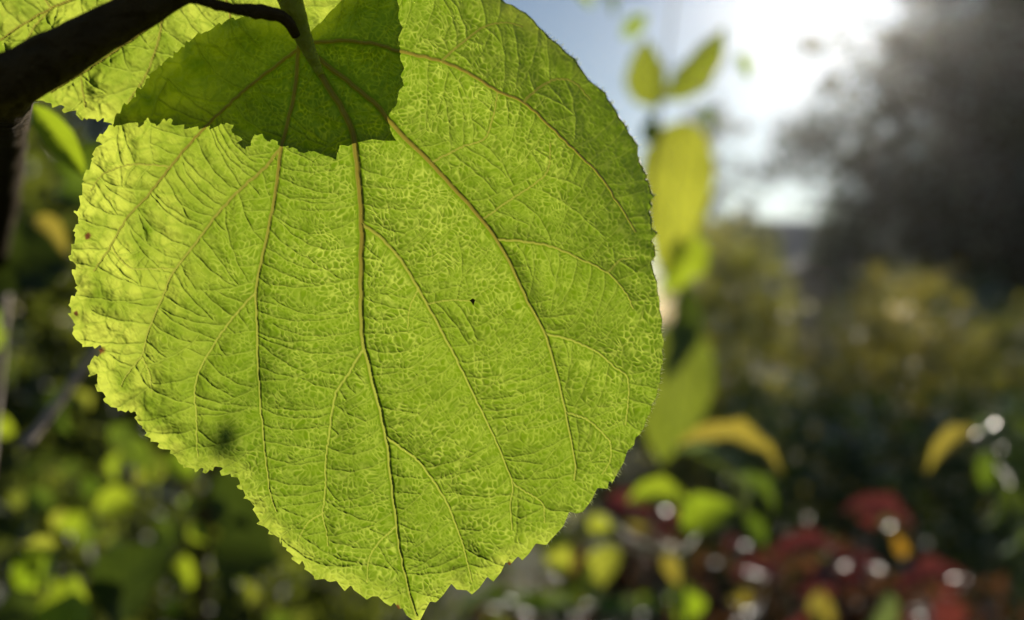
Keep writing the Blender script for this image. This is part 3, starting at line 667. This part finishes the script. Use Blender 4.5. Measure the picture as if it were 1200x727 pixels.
# ---- dense leafy shrub at the left
lb = blobrow([(-60,60,1.5,110),(30,150,1.45,90),(110,260,1.5,90),(200,330,1.6,90),(300,380,1.8,80),(20,380,1.2,90)], 210, .22, lower=4)
shrub('leafy_bush', 'tall dense shadowy bush behind the dark woody branch', 'bush', tuple(W(60,363,1.5).xy) + (0,), lb, 7000, .042, 'left', 211, None, 9, .009)
lb = blobrow([(140,520,1.0,90),(250,560,1.05,80),(350,600,1.1,70),(440,640,1.2,70),(540,650,1.2,70),(30,560,.95,80)], 220, .14, lower=3)
shrub('leafy_bush', 'low green bush with sunlit small leaves under the big leaf', 'bush', tuple(W(240,363,1.05).xy) + (0,), lb, 2600, .034, 'left', 221, None, 7, .006)

lb = blobrow([(600,680,1.25,50),(680,650,1.2,46),(760,625,1.2,44),(850,655,1.15,44),(930,660,1.2,44),(1010,650,1.2,40),(1090,690,1.15,44),(1170,690,1.2,44)], 230, .10, lower=3)
shrub('leafy_bush', 'low russet bush between the red-leaved plants', 'bush', tuple(W(850,363,1.2).xy) + (0,), lb, 2600, .036, 'redmix', 231, None, 7, .005)

# the nearer sprig at the left, leaf by leaf
sp = thing('leafy_sprig', 'leafy sprig with dark broad leaves, one turning yellow, below the woody branch', 'sprig', (W(20, 363, .34).x, .36, 0))
def stalk(t, pts, r0, r1, mat='twig', name='stem', seed=1):
    link(name, tube_mesh(name, pts, [r0, (r0 + r1) / 2, r1], 8, None, .04, seed, t.location), M[mat], t)
stalk(sp, [(sp.location.x, .36, -.02), W(-40,900,.38), W(-14,560,.42), W(10,300,.46), W(18,150,.48)], .0035, .0022, 'twig')
stalk(sp, [W(28,524,.33), W(62,480,.345), W(100,428,.36), W(150,360,.38)], .0021, .0014, 'palestem', 'side_twig', 2)
pl(sp, (36,122), (100,208), .21, 36, 'lime', 'flat', -15, .22)
pl(sp, (44,112), (28,150), .20, 18, 'lime', 'flat', 40)
pl(sp, (40,255), (78,300), .42, 34, 'ochre', 'flat', -20)
pl(sp, (80,310), (-50,330), .36, 130, 'dark', 'round', 20, .34)
pl(sp, (20,220), (-60,250), .40, 80, 'dark', 'round', -30)
pl(sp, (70,205), (140,170), .44, 52, 'green', 'flat', 40)
pl(sp, (65,225), (130,260), .46, 46, 'green', 'flat', -35)
pl(sp, (10,390), (-30,430), .4, 40, 'lime', 'flat', 10)
pl(sp, (0,360), (8,410), .44, 24, 'lime', 'flat', 20)
sp2 = thing('leafy_sprig', 'sprig with lime leaf tips and two big dark leaves at the foot of the bush', 'sprig', (W(60, 363, .5).x, .5, 0))
stalk(sp2, [(sp2.location.x, .5, -.02), W(70,1100,.5), W(66,760,.5), W(40,640,.5)], .004, .002, 'greenstem')
pl(sp2, (75,745), (88,672), .42, 62, 'lime', 'flat', 15)
pl(sp2, (60,640), (20,690), .5, 46, 'lime', 'flat', -25)
pl(sp2, (70,650), (25,640), .5, 26, 'yellow', 'flat', 30)
pl(sp2, (120,720), (205,640), .46, 90, 'dark', 'round', -10)
pl(sp2, (40,760), (10,690), .5, 70, 'dark', 'round', 20)
sp3 = thing('leafy_sprig', 'upright dark-stemmed sprig with bright green leaves below the ragged leaf margin', 'sprig', (W(235, 363, .62).x, .62, 0))
stalk(sp3, [(sp3.location.x, .62, -.02), W(232,1000,.62), W(236,727,.62), W(240,620,.62), W(250,560,.63), W(262,500,.64)], .0052, .0032, 'bark')
stalk(sp3, [W(240,620,.62), W(225,585,.62), W(205,560,.63)], .0032, .0016, 'bark', 'side_twig', 3)
rnd = random.Random(44)
for (bx, by, tx, ty, w, cl) in [(160,585,110,600,40,'lime'),(120,575,95,560,30,'green'),(240,450,265,480,30,'lime'),(190,470,215,440,30,'green'),(262,600,280,570,34,'lime'),(275,560,290,600,28,'green'),
        (205,640,180,610,30,'green'),(215,650,225,690,24,'lime'),(150,640,130,670,34,'green'),(60,600,30,575,30,'green'),(130,520,160,500,30,'green'),(250,640,330,660,90,'dark'),(250,560,330,600,80,'dark'),
        (170,540,150,510,34,'green'),(225,560,200,530,30,'lime'),(95,640,120,615,30,'green')]:
    pl(sp3, (bx, by), (tx, ty), rnd.uniform(.52, .74), w, cl, rnd.choice(('flat', 'droop', 'round')), rnd.uniform(-45, 45))

for k in range(34):
    bx, by = rnd.uniform(10, 320), rnd.uniform(430, 730); a = rnd.uniform(0, 6.28); ln = rnd.uniform(18, 38)
    if by < 360 + .8 * bx and bx > 130 and by < 520: by += 90
    pl(sp3, (bx, by), (bx + ln * math.cos(a), by + ln * math.sin(a)), rnd.uniform(.55, .85), ln * .75, rnd.choice(('lime', 'green', 'green', 'olive', 'dark', 'yellow')), rnd.choice(('flat', 'droop', 'round')), rnd.uniform(-60, 60))

# ---- yellowing shoot right behind the big leaf
sh = thing('leafy_shoot', 'tall yellowing shoot with large backlit leaves beside the big leaf', 'shoot', (W(640, 363, 1.34).x, 1.34, 0))
stalk(sh, [(sh.location.x, 1.34, -.02), W(600,900,1.34), W(690,600,1.32), W(742,380,1.32), W(762,200,1.30), W(778,90,1.28), W(795,-40,1.28)], .004, .0016, 'greenstem')
pl(sh, (768,128), (756,44), 1.28, 52, 'olive', 'flat', -30, 1.26)
pl(sh, (776,118), (850,30), 1.28, 44, 'olive', 'flat', 30, 1.26)
pl(sh, (800,140), (780,330), 1.38, 84, 'yellow', 'round', 8, 1.34)
pl(sh, (812,270), (772,345), 1.37, 54, 'lime', 'flat', -25, 1.35)
pl(sh, (806,375), (775,545), 1.34, 92, 'olive', 'round', 12, 1.32)
pl(sh, (800,335), (786,425), 1.38, 44, 'dark', 'round', -20)
pl(sh, (728,44), (758,16), 1.28, 22, 'lime', 'flat', 20)
pl(sh, (676,-12), (694,10), 1.32, 16, 'lime', 'flat', 0)
pl(sh, (712,-10), (720,20), 1.32, 12, 'green', 'flat', 0)
pl(sh, (866,62), (878,96), 1.30, 16, 'lime', 'flat', 10)
pl(sh, (824,124), (836,152), 1.32, 16, 'green', 'flat', 30)
pl(sh, (752,165), (772,140), 1.32, 30, 'dark', 'flat', 30)
stalk(sh, [W(790,-20,1.28), W(730,-6,1.29), W(690,-14,1.32)], .0016, .0005, 'greenstem', 'twig', 4)
stalk(sh, [W(780,80,1.28), W(830,100,1.30), W(866,62,1.30)], .0016, .0004, 'greenstem', 'twig', 5)
# a bud of the same shoot, its small shadow falls on the big leaf
spot = W(258, 520, .141); q0 = spot + SUN * .40
bd = put_leaf(sh, q0 + Vector((0, 0, .003)), q0 + Vector((.001, -.003, -.004)), .0042, 'dark', 'round', 10, None, 'bud')
stalk(sh, [q0 + Vector((0, 0, .003)), q0 + SUN * .05, W(742, 250, 1.32)], .0002, .0004, 'greenstem', 'twig', 6)

# ---- arching leaves, red-leaved plants and the rest of the border
def plant(name, label, cat, root_px, d, leaves, stem='greenstem', group=None, hub=None):
    t = thing(name, label, cat, (W(root_px, 363, d).x, d, 0), group)
    hx, hy = hub or (root_px, 640)
    stalk(t, [(t.location.x, d, -.02), W(root_px, hy + 260, d), W(hx, hy, d)], .0035, .0018, stem)
    for k, L in enumerate(leaves):
        (b, tp, w, cl, shp, roll, dd) = L
        pl(t, b, tp, d + dd, w, cl, shp, roll)
        if k % 2 == 0: stalk(t, [W(hx, hy, d), W((hx + b[0]) / 2, (hy + b[1]) / 2 + 10, d + dd / 2), W(b[0], b[1], d + dd)], .0012, .0007, stem, 'side_twig', k)
    return t
plant('arching_plant', 'plant with arching yellow-green leaves and one pale glossy leaf', 'plant', 800, .62,
    [((792,522),(918,560),34,'ochre','arch',-35,0),((788,528),(872,612),34,'glossy','arch',-50,-.04),((735,588),(812,600),40,'lime','arch',-35,.03),((796,618),(866,596),50,'lime','droop',-30,.03),
     ((850,560),(905,610),30,'green','arch',-40,.1),((872,600),(895,640),22,'green','flat',0,.12),((650,612),(664,680),34,'yellow','droop',15,.1),((728,640),(672,715),38,'yellow','droop',20,.08),
     ((786,636),(806,690),26,'ochre','droop',40,.12),((810,727),(795,690),44,'lime','flat',10,.1),((700,600),(712,628),30,'yellow','flat',30,.14)], hub=(800,650))
plant('drooping_plant', 'plant with one orange-brown drooping leaf and small green ones', 'plant', 1190, .72,
    [((1150,506),(1086,556),26,'ochre','arch',40,0),((1144,512),(1176,498),24,'glossy','arch',-60,0),((1160,528),(1154,575),24,'green','droop',30,.1),((1190,510),(1230,530),34,'green','arch',-50,.1),
     ((1180,560),(1206,606),24,'dark','droop',40,.15),((1166,575),(1148,620),20,'dark','droop',-40,.15),((1196,590),(1170,650),22,'green','droop',-50,.12)], hub=(1190,560))
def red_plant(label, cx, cy, d, seed, extra, n=9):
    r = random.Random(seed); L = list(extra)
    for k in range(n):
        a = r.uniform(-150, -10); b = (cx + r.uniform(-34, 34), cy + r.uniform(-8, 34)); ln = r.uniform(34, 62)
        L.append((b, (b[0] + ln * math.cos(math.radians(a)) * r.choice((1, 1, -1)), b[1] + ln * .55 * r.uniform(-.2, 1)), r.uniform(26, 40), r.choice(('red', 'red', 'red', 'ochre' if r.random() < .3 else 'red')), 'arch', r.uniform(-80, -35), r.uniform(-.05, .08)))
    return plant('red_leaved_plant', label, 'plant', cx, d, L, 'twig', 'red-leaved plants at the front of the border', hub=(cx, cy + 50))
red_plant('dark red plant tucked behind the yellow and green arching leaves', 745, 598, .82, 301, [((700,596),(770,620),44,'red','arch',-30,0)], 8)
red_plant('red plant with one orange leaf hanging at its side', 1020, 604, .86, 302, [((985,600),(1072,640),40,'red','arch',-45,0),((1048,612),(1058,655),24,'orange','flat',10,-.03),((985,640),(960,650),34,'glossy','arch',-60,.02)], 3)
red_plant('large red plant with many shiny leaves', 960, 672, .80, 303, [((900,660),(1000,670),40,'red','arch',-55,0),((960,665),(1024,690),36,'red','arch',-60,-.02),((960,690),(975,745),30,'ochre','droop',35,-.02),((1040,690),(1010,740),50,'glossy','round',-40,.03)], 11)
red_plant('bright red plant apart from the others', 1100, 694, .80, 304, [((1050,694),(1140,690),38,'red','arch',-50,0),((1100,700),(1120,740),40,'red','flat',20,0)], 6)
red_plant('brownish red plant with few leaves under the arching plant', 872, 668, .88, 305, [((850,650),(880,640),30,'red','arch',-60,0)], 6)
plant('silvery_plant', 'low plant with shiny pale-reflecting leaves below the big leaf', 'plant', 690, .95,
    [((b, 708 + (b * 7) % 19), (b + 46, 704 + (b * 5) % 23), 34, 'glossy' if k % 2 == 0 else 'green', 'arch', -60 + (b * 3) % 30, ((b * 11) % 17) * .01) for k, b in enumerate(range(540, 800, 22))], hub=(690, 740))

# ---- speck on the leaf
me = np_mesh('dark_speck', [(-.0005,0,.0001),(0,-.0002,.0004),(.0004,0,.0002),(.0001,-.0002,-.0007),(-.0002,0,-.0002),(0,-.0004,0),(0,.0003,0)],
    [(0,1,5),(1,2,5),(2,3,5),(3,4,5),(4,0,5),(1,0,6),(2,1,6),(3,2,6),(4,3,6),(0,4,6)])
o = link('dark_speck', me, M['bark'], None, W(554, 353, .1385)); o['label'] = 'tiny dark speck stuck on the netted surface of the big leaf'; o['category'] = 'speck'

# ---- air
V = [(x, y, z) for x in (-124, 124) for y in (-124, 124) for z in (-1.6, 16)]
me = np_mesh('haze', V, [(0, 1, 3, 2), (4, 6, 7, 5), (0, 4, 5, 1), (2, 3, 7, 6), (0, 2, 6, 4), (1, 5, 7, 3)], False)
hz, hn_, hl = new_mat('haze_air'); pv = hn_.new('ShaderNodeVolumePrincipled'); ho = hn_.new('ShaderNodeOutputMaterial')
pv.inputs['Color'].default_value = (.95, .95, .95, 1); pv.inputs['Density'].default_value = .00042; pv.inputs['Anisotropy'].default_value = .87
hl.new(pv.outputs[0], ho.inputs['Volume'])
o = link('haze', me, hz); o['kind'] = 'stuff'
